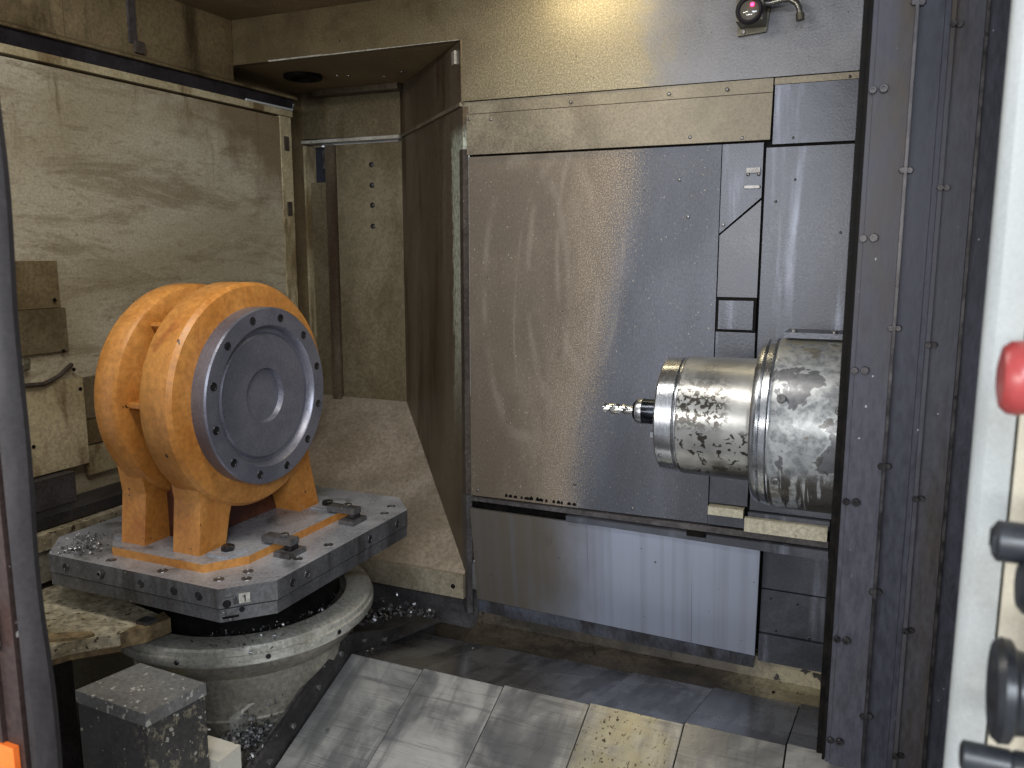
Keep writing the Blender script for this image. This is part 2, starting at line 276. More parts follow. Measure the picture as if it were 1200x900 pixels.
def structure(o, label=None):
    o['kind'] = 'structure'
    if label: o['label'] = label
    return reg(o)
def sempty(name, loc, label=None):
    o = bpy.data.objects.new(name, None); COL.objects.link(o); o.location = (loc[0], loc[1], loc[2] + Z0); o.empty_display_size = .05
    return structure(o, label)
def bm_poly(pts, axis, a, b):
    """polygon in the plane across `axis`, extruded from a to b along it"""
    bm = bmesh.new()
    def P(p, h): return {'X': (h, p[0], p[1]), 'Y': (p[0], h, p[1]), 'Z': (p[0], p[1], h)}[axis]
    A_ = [bm.verts.new(P(p, a)) for p in pts]; B_ = [bm.verts.new(P(p, b)) for p in pts]; n = len(pts)
    bm.faces.new(A_); bm.faces.new(B_[::-1])
    for i in range(n): bm.faces.new((A_[i], B_[i], B_[(i + 1) % n], A_[(i + 1) % n]))
    return bm
def poly(name, pts, axis, a, b, mat, parent=None, bev=.002, **k): return finish(name, bm_poly(pts, axis, a, b), mat, parent, bev=bev, **k)
def box(name, p, q, mat, parent=None, bev=.002, **k):
    return poly(name, [(p[0], p[1]), (q[0], p[1]), (q[0], q[1]), (p[0], q[1])], 'Z', p[2], q[2], mat, parent, bev, **k)
def bm_lathe(prof, axis, c, seg=64, a0=0, a1=2 * math.pi):
    bm = bmesh.new(); full = abs(a1 - a0 - 2 * math.pi) < 1e-6; rings = []
    for (h, r) in prof:
        ring = []
        for i in range(seg if full else seg + 1):
            a = a0 + (a1 - a0) * i / seg; u, v = r * math.cos(a), r * math.sin(a)
            co = {'X': (h, c[0] + u, c[1] + v), 'Z': (c[0] + u, c[1] + v, h), 'Y': (c[0] + u, h, c[1] + v)}[axis]
            ring.append(bm.verts.new(co))
            if r < 1e-6: break
        rings.append(ring)
    for A_, B_ in zip(rings, rings[1:]):
        n = seg
        for i in range(n):
            j = (i + 1) % len(A_) if len(A_) > 1 else 0; k = (i + 1) % len(B_) if len(B_) > 1 else 0
            if len(A_) == 1 and len(B_) == 1: continue
            if len(A_) == 1: bm.faces.new((A_[0], B_[i], B_[k]))
            elif len(B_) == 1: bm.faces.new((A_[i], B_[0], A_[j]))
            else: bm.faces.new((A_[i], B_[i], B_[k], A_[j]))
    return bm
def lathe(name, prof, axis, c, mat, parent=None, seg=64, smooth='auto', **k): return finish(name, bm_lathe(prof, axis, c, seg), mat, parent, smooth=smooth, **k)
def bm_tube(path, r, seg=10, taper=None):
    bm = bmesh.new(); path = [Vector(p) for p in path]; rings = []; up = Vector((.13, .2, 1)).normalized()
    for i, p in enumerate(path):
        d = (path[min(i + 1, len(path) - 1)] - path[max(i - 1, 0)]).normalized(); u = d.cross(up).normalized(); v = u.cross(d); rr = taper[i] if taper else r
        rings.append([bm.verts.new(p + (u * math.cos(2 * math.pi * k / seg) + v * math.sin(2 * math.pi * k / seg)) * rr) for k in range(seg)])
    for A_, B_ in zip(rings, rings[1:]):
        for k in range(seg): bm.faces.new((A_[k], A_[(k + 1) % seg], B_[(k + 1) % seg], B_[k]))
    bm.faces.new(rings[0][::-1]); bm.faces.new(rings[-1]); return bm
def tube(name, path, r, mat, parent=None, seg=10, **k): return finish(name, bm_tube(path, r, seg), mat, parent, smooth='auto', **k)
_bolt = {}
def bolt_mesh(mat, kind):
    if (mat, kind) in _bolt: return _bolt[(mat, kind)]
    bm = bmesh.new(); seg = 12 if kind != 'hex' else 6
    prof = {'cap': [(0, 1), (.7, 1), (.85, .88), (.85, .5), (.35, .5), (.35, 0)], 'hex': [(0, 1), (.6, 1), (.75, .8), (.75, 0)], 'dome': [(0, 1), (.25, .95), (.45, .7), (.55, .3), (.56, 0)], 'hole': [(0.0, 1.15), (.12, 1.1), (.12, .85), (.02, .8), (.02, 0)]}[kind]
    bm.free(); bm = bm_lathe(prof, 'Z', (0, 0), seg); bmesh.ops.recalc_face_normals(bm, faces=bm.faces[:])
    me = bpy.data.meshes.new('bolt'); bm.to_mesh(me); bm.free(); me.materials.append(M[mat]); _bolt[(mat, kind)] = me; return me
def bolt(p, n, r, parent, mat='bolt', kind='cap', name='bolt'):
    o = bpy.data.objects.new(name, bolt_mesh(mat, kind)); COL.objects.link(o)
    o.location = (p[0], p[1], p[2] + Z0); o.rotation_mode = 'XYZ'; o.rotation_euler = Vector(n).to_track_quat('Z', 'Y').to_euler(); o.scale = (r, r, r)
    adopt(o, parent); return o

# ================================================================ the enclosure
YB = 2.55
structure(box('floor', (-2.75, .25, -1.50), (.45, 3.3, -1.425), 'dark_steel', bev=0))
structure(box('ceiling', (-2.75, 1.15, .84), (.45, 3.3, .88), 'ceiling', bev=0))
# left wall: upper header, door rail
wl = sempty('wall_left', (-2.3, 2.0, .6))
box('header_panel', (-2.36, 1.0, .625), (-2.262, 1.838, .839), 'wall_olive', wl)
box('header_panel', (-2.36, 1.842, .625), (-2.266, 2.086, .839), 'wall_olive', wl)
box('header_panel', (-2.36, 2.09, .625), (-2.264, 2.548, .839), 'wall_olive', wl)
box('joint_cover', (-2.268, 2.074, .66), (-2.257, 2.102, .838), 'dark_steel', wl)
box('joint_cover', (-2.262, 2.088, .632), (-2.250, 2.125, .668), 'trim', wl)
poly('rail_lip', [(-2.30, .612), (-2.250, .610), (-2.248, .617), (-2.262, .626), (-2.30, .626)], 'Y', 1.0, 2.90, 'wall_olive', wl)
box('door_rail', (-2.36, 1.0, .566), (-2.268, 2.90, .6115), 'rubber', wl)
box('backing', (-2.55, 1.0, -1.42), (-2.40, 3.26, .839), 'wall_olive', wl, bev=0)
# loading door
ld = thing('loading_door', 'large cream sheet door smeared with brown coolant stains on the left wall', 'door', (-2.28, 2.0, -1.42))
box('door_panel', (-2.30, 1.55, -1.42), (-2.266, 2.80, .53), 'door', ld)
box('edge_strip', (-2.30, 2.802, -1.42), (-2.262, 2.868, .536), 'door_frame', ld)
box('edge_strip', (-2.30, 1.30, -1.42), (-2.262, 1.548, .536), 'door_frame', ld)
box('top_rail', (-2.305, 1.30, .538), (-2.255, 2.872, .562), 'door_frame', ld)
box('edge_seal', (-2.31, 2.870, -1.42), (-2.268, 2.878, .556), 'rubber', ld)
for (y, z) in ((2.832, .43), (2.836, .17)): box('latch_slot', (-2.264, y - .012, z - .028), (-2.257, y + .014, z + .028), 'trim', ld)
for (y, z) in ((1.512, .225), (1.527, .095), (1.60, -.055)): bolt((-2.261, y, z), (1, 0, 0), .009, ld, 'hole', 'dome')
tube('top_seal_bead', [(-2.256, 2.60, .566), (-2.253, 2.75, .566), (-2.253, 2.87, .567), (-2.25, 2.874, .590)], .004, 'white', ld, 8)
# cover plates and ledge on the door
cp = thing('cover_plates', 'overlapping olive patch plates screwed low on the stained cream door', 'cover plate', (-2.25, 1.65, -.9))
box('patch_plate', (-2.263, 1.30, -.168), (-2.258, 1.745, -.03), 'wall_olive', cp)
box('patch_plate', (-2.263, 1.30, -.30), (-2.2535, 1.757, -.17), 'alcove', cp)
box('patch_plate', (-2.263, 1.30, -.655), (-2.235, 1.782, -.385), 'door_frame', cp, .003)
box('patch_plate', (-2.263, 1.786, -.52), (-2.25, 1.90, -.39), 'alcove', cp)
box('patch_plate', (-2.263, 1.786, -.60), (-2.245, 1.90, -.524), 'wall_olive', cp)
box('patch_plate', (-2.263, 1.786, -.70), (-2.25, 1.90, -.604), 'door_frame', cp)
for (y, z) in ((1.72, -.145), (1.735, -.30), (1.77, -.42), (1.765, -.36), (1.60, -.565)): bolt((-2.25 if z > -.4 else -2.235, y, z), (1, 0, 0), .006, cp, 'hole', 'dome')
tube('hose', [(-2.24, 1.45, -.375), (-2.225, 1.56, -.38), (-2.222, 1.64, -.385), (-2.235, 1.70, -.372), (-2.258, 1.765, -.345)], .007, 'trim', cp, 8)
tube('hose', [(-2.24, 1.45, -.34), (-2.225, 1.55, -.345), (-2.23, 1.60, -.33), (-2.255, 1.62, -.315)], .009, 'nozzle', cp, 8)
sl = thing('side_ledge', 'stepped oily ledge along the foot of the cream door', 'ledge', (-2.2, 1.7, -.95))
box('ledge_post', (-2.26, 1.30, -.75), (-2.20, 1.70, -.66), 'dark_steel', sl)
box('ledge_step', (-2.26, 1.30, -.785), (-2.14, 1.95, -.752), 'flange', sl, .004)
box('ledge_step', (-2.26, 1.30, -.835), (-2.11, 1.95, -.789), 'tray', sl, .008)
box('ledge_step', (-2.26, 1.30, -.93), (-2.12, 1.95, -.839), 'table_base', sl, .006)

# back wall
wb = sempty('wall_back', (-.9, YB, -.4))
poly('upper_panel', [(-2.264, .68), (-1.311, .68), (-1.311, .486), (-.02, .484), (-.02, .839), (-2.264, .839)], 'Y', YB, YB + .03, 'fascia', wb, .003)
poly('header_strip', [(-1.311, .445), (-.322, .445), (-.322, .483), (-1.311, .483)], 'Y', YB + .006, YB + .03, 'strip', wb)
poly('cover_strip', [(-1.288, .312), (-.322, .312), (-.320, .440), (-1.288, .440)], 'Y', YB - .012, YB + .02, 'strip', wb, .005)
poly('side_panel', [(-.316, .30), (-.03, .30), (-.03, .462), (-.316, .462)], 'Y', YB + .002, YB + .03, 'steel_blue', wb)
poly('header_strip', [(-.318, .464), (-.03, .464), (-.03, .482), (-.318, .482)], 'Y', YB + .005, YB + .03, 'strip', wb)
poly('main_panel', [(-1.288, -.856), (-.4585, -.848), (-.4585, -.30), (-.4585, .306), (-1.288, .306)], 'Y', YB, YB + .03, 'big', wb, .003)
poly('service_strip', [(-.456, .05), (-.340, .152), (-.340, .306), (-.456, .306)], 'Y', YB + .001, YB + .03, 'steel_blue', wb)
poly('service_strip', [(-.456, -.138), (-.340, -.138), (-.340, .144), (-.456, .044)], 'Y', YB + .006, YB + .03, 'steel_mid', wb)
poly('service_strip', [(-.456, -.78), (-.340, -.78), (-.340, -.243), (-.456, -.243)], 'Y', YB + .006, YB + .03, 'steel_blue', wb)
box('window_frame', (-.456, YB + .004, -.2405), (-.340, YB + .03, -.1405), 'hole', wb)
box('window_pane', (-.449, YB - .002, -.234), (-.348, YB + .01, -.148), 'steel_blue', wb)
poly('side_panel', [(-.333, -.79), (-.03, -.79), (-.03, .292), (-.333, .292)], 'Y', YB + .012, YB + .03, 'steel_blue', wb)
box('backing', (-1.30, YB + .031, -.918), (.05, YB + .06, .839), 'hole', wb, bev=0)
box('backing', (-1.30, 2.668, -1.42), (.05, 2.70, -.918), 'hole', wb, bev=0)  # black sheet stands in for the deep shade under the apron
box('latch_plate', (-.384, YB - .008, .222), (-.346, YB + .002, .236), 'bolt', wb); box('latch_plate', (-.388, YB - .006, .178), (-.346, YB + .002, .186), 'bolt', wb)
for (x, z) in ((-.380, .218), (-.350, .218), (-.386, .182), (-.348, .182), (-1.20, .420), (-.93, .458), (-.62, .46), (-.45, .46), (-.55, .33), (-.40, .32), (-.58, .21), (-.445, .075), (-.90, -.77), (-.70, -.83), (-.55, .10), (-1.262, -.835), (-1.278, .425)):
    bolt((x, YB - (.012 if .31 < z < .44 else .001), z), (0, -1, 0), .0055, wb, 'bolt', 'dome')
for (x, z) in ((-.25, .20), (-.12, .47), (-.26, .315), (-.30, .14), (-.12, .05)): bolt((x, YB + .003 if z > .3 else YB + .012, z), (0, -1, 0), .004, wb, 'bolt_dark', 'dome')
for (xa, xb, za, zb) in ((-2.10, -1.86, .6785, .6835), (-1.86, -1.62, .6780, .6815), (-1.62, -1.32, .6785, .6805)): box('worn_edge', (xa, YB - .0025, za), (xb, YB + .004, zb), 'plate', wb, .0005)
for k in range(14):
    x = -1.15 + .019 * k + random.uniform(-.006, .006); w = random.uniform(.004, .011)
    poly('paint_flake', [(x - w, -.846), (x + w * .8, -.847), (x + w, -.839), (x + w * .2, -.834 + random.uniform(-.003, .003)), (x - w * .7, -.838)], 'Y', YB - .0012, YB + .004, 'hole', wb, 0)
# ledges under the main panel
poly('ledge', [(-1.285, -.872), (-.10, -.872), (-.10, -.852), (-.46, -.852), (-1.285, -.860)], 'Y', YB - .012, YB + .03, 'dark_steel', wb)
poly('ledge', [(-.92, -.893), (-.098, -.905), (-.098, -.876), (-.92, -.876)], 'Y', YB - .03, YB + .03, 'steel_blue', wb, .004)
poly('ledge', [(-.335, -.822), (-.10, -.822), (-.10, -.793), (-.335, -.793)], 'Y', YB - .006, YB + .03, 'steel_blue', wb, .003)
poly('cream_block', [(-.455, -.812), (-.348, -.812), (-.348, -.786), (-.455, -.786)], 'Y', YB - .018, YB + .02, 'creamblock', wb)
poly('cream_block', [(-.342, -.849), (-.104, -.849), (-.104, -.806), (-.342, -.806)], 'Y', YB - .026, YB - .008, 'creamblock', wb)
poly('ledge', [(-.456, -.846), (-.345, -.846), (-.345, -.815), (-.456, -.815)], 'Y', YB - .008, YB + .03, 'steel_blue', wb)
box('latch_plate', (-.515, YB - .036, -.884), (-.455, YB - .029, -.868), 'hole', wb)
# apron leaning back towards the floor
ap = thing('apron_panel', 'bright brushed apron sheet leaning under the main back panel, dark along its bottom', 'apron panel', (-.79, 2.6, -1.33))
def sheet_yz(name, x0, x1, prof, th, mat, parent, x0b=None, x1b=None, drop=(0, 0)):
    bm = bmesh.new(); n = len(prof); vs_ = []
    for k, (y, z) in enumerate(prof):
        f = k / (n - 1); xa = x0 + ((x0b if x0b is not None else x0) - x0) * f; xb = x1 + ((x1b if x1b is not None else x1) - x1) * f
        vs_.append([bm.verts.new((xa, y, z)), bm.verts.new((xb, y, z - drop[k])), bm.verts.new((xb, y + th, z - drop[k])), bm.verts.new((xa, y + th, z))])
    for A_, B_ in zip(vs_, vs_[1:]):
        for i in range(4): bm.faces.new((A_[i], A_[(i + 1) % 4], B_[(i + 1) % 4], B_[i]))
    bm.faces.new(vs_[0][::-1]); bm.faces.new(vs_[-1]); return finish(name, bm, mat, parent, bev=.002)
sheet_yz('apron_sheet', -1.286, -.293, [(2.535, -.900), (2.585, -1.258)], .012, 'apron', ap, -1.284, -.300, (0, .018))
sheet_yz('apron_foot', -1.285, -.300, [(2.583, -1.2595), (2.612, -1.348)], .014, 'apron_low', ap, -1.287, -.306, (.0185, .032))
for (x, z) in ((-1.14, -1.17), (-.62, -1.14), (-.40, -1.17), (-.62, -1.0)): bolt((x, 2.535 + (-.9 - z) * .145, z), (0, -1, 0), .004, ap, 'bolt', 'dome')
# panels right of the apron, gutter
poly('lower_panel', [(-.29, -1.05), (-.03, -1.05), (-.03, -.925), (-.29, -.925)], 'Y', 2.60, 2.63, 'steel_blue', wb)
poly('lower_panel', [(-.29, -1.196), (-.03, -1.196), (-.03, -1.054), (-.29, -1.054)], 'Y', 2.597, 2.63, 'steel_blue', wb)
poly('lower_panel', [(-.29, -1.292), (-.03, -1.292), (-.03, -1.200), (-.29, -1.200)], 'Y', 2.590, 2.63, 'steel_blue', wb)
for (x, z) in ((-.26, -1.08), (-.18, -1.085), (-.24, -1.185), (-.14, -1.19)): bolt((x, 2.596, z), (0, -1, 0), .004, wb, 'bolt_dark', 'dome')
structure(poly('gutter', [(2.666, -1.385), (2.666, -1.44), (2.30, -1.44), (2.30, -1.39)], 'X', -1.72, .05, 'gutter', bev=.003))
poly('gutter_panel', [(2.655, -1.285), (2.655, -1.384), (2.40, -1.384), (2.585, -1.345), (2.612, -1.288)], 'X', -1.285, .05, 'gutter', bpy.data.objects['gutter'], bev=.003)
# alcove behind the chamfered wall
al = sempty('wall_alcove', (-2.15, 3.16, -.6))
box('ceiling_panel', (-2.55, YB + .031, .68), (-1.33, 3.24, .71), 'ceiling', al)
poly('header_panel', [(-2.40, .487), (-1.895, .478), (-1.895, .678), (-2.40, .678)], 'Y', 3.12, 3.2, 'alcove', al)
box('header_lip', (-2.40, 3.11, .466), (-1.90, 3.2, .479), 'plate', al, label='pale chipped lip under the alcove header')
box('header_panel', (-2.46, 2.98, .46), (-2.402, 3.2, .64), 'alcove', al)
box('back_panel', (-2.245, 3.15, -.70), (-1.90, 3.2, .459), 'alcove', al)
box('pillar', (-2.295, 3.135, -.75), (-2.248, 3.2, .459), 'chamfer', al)
box('pillar', (-2.385, 3.15, -.75), (-2.298, 3.2, .30), 'alcove', al)
box('pillar', (-2.46, 3.12, -.75), (-2.388, 3.2, .459), 'door_frame', al)
box('vent_slot', (-2.385, 3.19, .302), (-2.298, 3.205, .459), 'jamb2', al)
box('vent_bracket', (-2.318, 3.15, .36), (-2.305, 3.19, .44), 'bolt', al)
for z in (.367, .280, .195, .105): bolt((-2.062, 3.15, z), (0, -1, 0), .012, al, 'bolt_dark', 'dome')
lathe('drain_port', [(.682, .075), (.668, .075), (.664, .066), (.664, .050), (.676, .046), (.676, 0)], 'Z', (-2.14, 2.80), 'hole', al, 32)
for (x, y) in ((-2.02, 2.86), (-1.98, 2.88), (-1.86, 2.95), (-1.75, 2.90)): bolt((x, y, .68), (0, 0, -1), .008, al, 'bolt', 'dome')
box('header_lip', (-2.29, 3.06, .655), (-1.87, 3.12, .679), 'chamfer', al)
# chamfer wall X + Y = 1.24
cw = sempty('wall_angled', (-1.6, 2.85, -.4))
def diag(name, s0, s1, z0, z1, off, th, mat, parent, low=None, bev=.002):
    """slab on the 45 degree wall; s runs from the back wall corner into the alcove"""
    r = math.sqrt(.5); bm = bmesh.new(); ring = []
    cor = [(s0, z0), (s1, low if low is not None else z0), (s1, z1), (s0, z1)]
    for d in (off, off - th):
        ring.append([bm.verts.new((-1.31 - s * r - d * r, 2.55 + s * r - d * r, z)) for (s, z) in cor])
    bm.faces.new(ring[0]); bm.faces.new(ring[1][::-1])
    for i in range(4): bm.faces.new((ring[0][i], ring[1][i], ring[1][(i + 1) % 4], ring[0][(i + 1) % 4]))
    return finish(name, bm, mat, parent, bev=bev)
diag('upper_sheet', 0.0, .85, .478, .679, .004, .02, 'chamfer', cw)
diag('lower_sheet', .035, .90, -1.25, .475, .0, .02, 'chamfer', cw, low=-.66)
diag('joint_bead', 0.0, .85, .470, .482, .009, .01, 'strip', cw)
diag('corner_strip', -.010, .026, -.855, .33, .003, .02, 'trim', cw)
diag('corner_strip', -.012, .033, -1.30, -.857, .001, .02, 'dark_steel', cw)
diag('corner_strip', -.010, .033, .332, .468, .002, .02, 'chamfer', cw)
diag('latch_plate', .045, .075, .612, .655, .012, .01, 'plate', cw)
# sloping chute
structure(poly('chute', [(2.55, -1.155), (3.2, -.625), (3.2, -.66), (2.58, -1.17), (2.555, -1.247), (2.55, -1.247)], 'X', -2.46, -1.318, 'slope', bev=.003))
box('lip', (-2.46, 2.540, -1.247), (-1.318, 2.549, -1.156), 'lip', bpy.data.objects['chute'], .002)
bolt((-1.36, 2.540, -1.205), (0, -1, 0), .009, bpy.data.objects['chute'], 'hole', 'dome')
structure(box('wall_sump', (-2.46, 2.60, -1.424), (-1.29, 2.64, -1.23), 'dark_steel', bev=0))
structure(box('wall_right', (.42, 1.62, -1.42), (.45, 3.0, .839), 'jamb2', bev=0))

# ================================================================ telescopic way cover
wc = thing('way_cover', 'roof shaped telescopic steel way cover of overlapping plates on the machine bed', 'way cover', (-.7, 1.93, -1.42))
xs = [-1.380, -1.134, -.880, -.632, -.384, -.140, .10, .34]
for i in range(len(xs) - 1):
    dz = -.008 + .0055 * i; x0, x1 = xs[i] + .0012, xs[i + 1] - .0035
    yr, zr, th = 1.933, -1.18 + dz, .0045
    near = [(yr, zr), (1.10, zr - .43 * (yr - 1.10))]; back = [(yr, zr), (2.355, zr - .285 * (2.355 - yr))]
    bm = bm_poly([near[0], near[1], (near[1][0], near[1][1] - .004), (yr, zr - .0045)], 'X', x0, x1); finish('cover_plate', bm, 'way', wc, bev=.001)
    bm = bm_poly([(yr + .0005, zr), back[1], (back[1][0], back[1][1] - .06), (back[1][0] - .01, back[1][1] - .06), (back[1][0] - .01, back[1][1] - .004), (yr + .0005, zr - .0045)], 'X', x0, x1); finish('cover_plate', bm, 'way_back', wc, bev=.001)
    poly('wiper', [(1.10, zr - .43 * (yr - 1.10) - .003), (yr, zr - .003), (2.352, zr - .285 * (2.352 - yr) - .003), (2.352, zr - .285 * (2.352 - yr) - .02), (yr, zr - .02), (1.10, zr - .43 * (yr - 1.10) - .02)], 'X', xs[i + 1] - .0055, xs[i + 1] + .006, 'hole', wc, 0)
for (x, y) in ((-1.365, 2.02), (-1.36, 1.985), (-1.05, 1.60), (-1.30, 1.70), (-1.15, 2.28)):
    z = -1.184 - (.43 * (1.933 - y) if y < 1.933 else .285 * (y - 1.933)); bolt((x, y, z), (0, 0, 1), .005, wc, 'bolt', 'dome')
# bolted end flange
fl = thing('end_flange', 'black bolted flange following the roof edge between way cover and round table', 'flange', (-1.40, 1.95, -1.42))
top = [(2.44, -1.285), (2.14, -1.205), (1.96, -1.135), (1.90, -1.118), (1.84, -1.15), (1.62, -1.250), (1.20, -1.43)]
bot = [(1.20, -1.52), (1.933, -1.20), (2.44, -1.35)]
poly('flange_plate', top + bot, 'X', -1.402, -1.384, 'flange', fl, .002)
poly('flange_rim', [(a, b) for a, b in top[3:]] + [(a - .004, b - .010) for a, b in top[3:]][::-1], 'X', -1.410, -1.398, 'bolt', fl, .001)
for (y, z) in ((2.36, -1.29), (2.24, -1.262), (2.12, -1.228), (2.01, -1.183), (1.885, -1.165), (1.775, -1.215), (1.66, -1.268), (1.56, -1.312), (1.45, -1.36)): bolt((-1.384, y, z), (1, 0, 0), .009, fl, 'bolt', 'hex')

# ================================================================ rotary table and pallet
PC = (-1.70, 1.85)
rt = thing('rotary_table', 'round pale ringed turntable base carrying the octagonal pallet', 'turntable', (*PC, -1.42))
lathe('table_ring', [(-1.015, .30), (-1.012, .355), (-1.016, .370), (-1.022, .375), (-1.036, .375), (-1.038, .381), (-1.058, .381), (-1.066, .376), (-1.066, .30)], 'Z', PC, 'ring', rt, 128)
lathe('table_base', [(-1.064, .362), (-1.09, .350), (-1.13, .318), (-1.25, .312), (-1.255, .316), (-1.26, .313), (-1.44, .309)], 'Z', PC, 'table_base', rt, 96)
lathe('table_hub', [(-.888, .25), (-.92, .25), (-.93, .27), (-1.02, .28)], 'Z', PC, 'hole', rt, 64)
tube('coolant_pipe', [(-1.405, 1.86, -1.13), (-1.43, 1.78, -1.165), (-1.47, 1.66, -1.195), (-1.50, 1.60, -1.22), (-1.505, 1.588, -1.25), (-1.51, 1.58, -1.28)], .006, 'ring', rt, 8)
box('sensor_block', (-1.515, 1.565, -1.275), (-1.485, 1.60, -1.225), 'ring', rt, .006)
for a in (-75, -40, -8): bolt((PC[0] + .3815 * math.cos(R(a)), PC[1] + .3815 * math.sin(R(a)), -1.048), (math.cos(R(a)), math.sin(R(a)), 0), .007, rt, 'bolt_dark', 'dome')
poly('skirt_plate', [(-1.43, 1.99), (-1.30, 2.34), (-1.46, 2.34), (-1.60, 2.15)], 'Z', -1.245, -1.239, 'flange', rt)

pal = thing('pallet', 'octagonal grey steel pallet with number tag resting on the round table', 'pallet', (*PC, -.886))
x0, x1, y0, y1, cx, cy = -2.085, -1.315, 1.441, 2.262, .092, .102
def octa(d): return [(x0 + cx, y0 + d), (x1 - cx, y0 + d), (x1 - d, y0 + cy), (x1 - d, y1 - cy), (x1 - cx, y1 - d), (x0 + cx, y1 - d), (x0 + d, y1 - cy), (x0 + d, y0 + cy)]
o = poly('pallet_slab', octa(0), 'Z', -.850, -.800, 'pallet', pal, .003, mats=['pallet', 'pallet_top'])
for p in o.data.polygons:
    if p.normal.z > .9: p.material_index = 1
poly('pallet_slab', octa(.003), 'Z', -.886, -.8535, 'pallet', pal, .003)
for x in (-1.93, -1.80, -1.66, -1.55, -1.47): bolt((x, y0, -.828), (0, -1, 0), .010, pal, 'bolt_dark', 'hole', name='bolt_hole')
bolt((-1.80, y0, -.824), (0, -1, 0), .010, pal, 'bolt', 'cap')
for y in (1.60, 1.66, 1.95, 2.10): bolt((x1, y, -.828), (1, 0, 0), .010, pal, 'bolt_dark' if y != 1.66 else 'bolt', 'hole', name='bolt_hole')
for (x, y) in ((-1.45, 1.49), (-1.39, 1.52), (-1.42, 1.56), (-1.36, 2.10), (-1.38, 2.17), (-1.35, 1.80), (-1.36, 1.68), (-1.62, 1.475), (-1.80, 1.475), (-1.95, 1.49)): bolt((x, y, -.800), (0, 0, 1), .012, pal, 'bolt', 'hole', name='bolt_hole')
# fittings on the front chamfer
fr = Vector((.0, 0, 0)); ca = Vector((x1 - cx, y0, 0)); cb = Vector((x1, y0 + cy, 0)); cu = (cb - ca).normalized(); cn = Vector((cu.y, -cu.x, 0))
def onch(name, u0, u1, z0, z1, d0, d1, mat, parent=pal, bev=.001):
    bm = bmesh.new(); r = []
    for d in (d0, d1): r.append([bm.verts.new((ca + cu * u + cn * d + Vector((0, 0, z)))) for (u, z) in ((u0, z0), (u1, z0), (u1, z1), (u0, z1))])
    bm.faces.new(r[0]); bm.faces.new(r[1][::-1])
    for i in range(4): bm.faces.new((r[0][i], r[0][(i + 1) % 4], r[1][(i + 1) % 4], r[1][i]))
    return finish(name, bm, mat, parent, bev=bev)
tg = reg(onch('number_tag', .046, .072, -.843, -.819, 0, .003, 'plate'))
onch('numeral', .0588, .0615, -.839, -.823, .003, .0036, 'hole', tg, bev=0); onch('numeral', .0560, .0588, -.8265, -.8245, .003, .0036, 'hole', tg, bev=0)
onch('latch_bar', .004, .040, -.8245, -.8215, -.001, .002, 'bolt'); onch('latch_bar', .006, .044, -.876, -.872, -.001, .002, 'hole'); onch('latch_bar', .034, .044, -.842, -.832, 0, .004, 'bolt')
for (u, z, r, m, k) in ((.018, -.840, .009, 'bolt_dark', 'hole'), (.010, -.864, .006, 'bolt', 'cap'), (.038, -.828, .004, 'bolt', 'cap'), (.052, -.860, .006, 'bolt_dark', 'hole'), (.024, -.880, .005, 'bolt', 'dome')):
    p = ca + cu * u; bolt((p.x, p.y, z), (cn.x, cn.y, 0), r, pal, m, k)

# ================================================================ workpiece
WC = (1.768, -.389)
wk = thing('workpiece', 'orange cast housing with two round flanges and a grey machined face clamped on the pallet', 'casting', (-1.68, 1.8, -.8))
lathe('front_flange', [(-1.545, .19), (-1.545, .262), (-1.55, .296), (-1.562, .305), (-1.640, .305), (-1.654, .298), (-1.662, .262), (-1.664, .18)], 'X', WC, 'orange', wk, 96)
lathe('neck', [(-1.650, .205), (-1.672, .188), (-1.70, .184), (-1.726, .188), (-1.75, .205)], 'X', WC, 'orange', wk, 72)
lathe('rear_flange', [(-1.732, .18), (-1.734, .268), (-1.742, .290), (-1.754, .298), (-1.806, .298), (-1.820, .290), (-1.826, .268), (-1.826, 0)], 'X', WC, 'orange', wk, 96)
f = lathe('machined_face', [(-1.530, .0), (-1.530, .07), (-1.516, .075), (-1.516, .166), (-1.522, .173), (-1.522, .184), (-1.504, .188), (-1.500, .192), (-1.500, .236), (-1.504, .240), (-1.547, .240)], 'X', WC, 'machined', wk, 96); reg(f)
for k in range(12):
    a = R(30 * k + 15); bolt((-1.500, WC[0] + .214 * math.cos(a), WC[1] + .214 * math.sin(a)), (1, 0, 0), .010, f, 'bolt_dark', 'hole', name='bolt_hole')
for a in (50, 130, 180, 0, 90):
    c, s = math.cos(R(a)), math.sin(R(a)); bm = bm_poly([(-.008, .17), (.008, .17), (.008, .262), (-.008, .262)], 'X', -1.750, -1.655)
    bmesh.ops.rotate(bm, verts=bm.verts[:], cent=(0, 0, 0), matrix=Matrix.Rotation(R(a - 90), 3, 'X')); bmesh.ops.translate(bm, verts=bm.verts[:], vec=(0, WC[0], WC[1])); finish('rib', bm, 'orange', wk, bev=.004)
def cradle(name, xa, xb):
    pts = []; yc, zc = WC
    out = [(1.545, -.752), (1.565, -.62), (1.575, -.50)]
    pts += [(1.545, -.779), (1.560, -.64), (1.540, -.50)]
    pts += [(yc - .20, -.48), (yc + .20, -.48), (yc + .225, -.50), (2.01, -.64), (2.045, -.779), (1.955, -.779)]
    for k in range(0, 9): a = R(k * 180 / 8); pts.append((1.795 + .135 * math.cos(a) * (1), -.70 + .075 * math.sin(a)))
    pts.append((1.64, -.779))
    poly(name, pts, 'X', xa, xb, 'orange', wk, .006)
cradle('cradle', -1.655, -1.565); cradle('cradle', -1.840, -1.755)
box('core_block', (-1.754, 1.63, -.7775), (-1.6565, 1.96, -.55), 'underbody', wk, .012, label='dark brown core with the shade between the feet painted in')
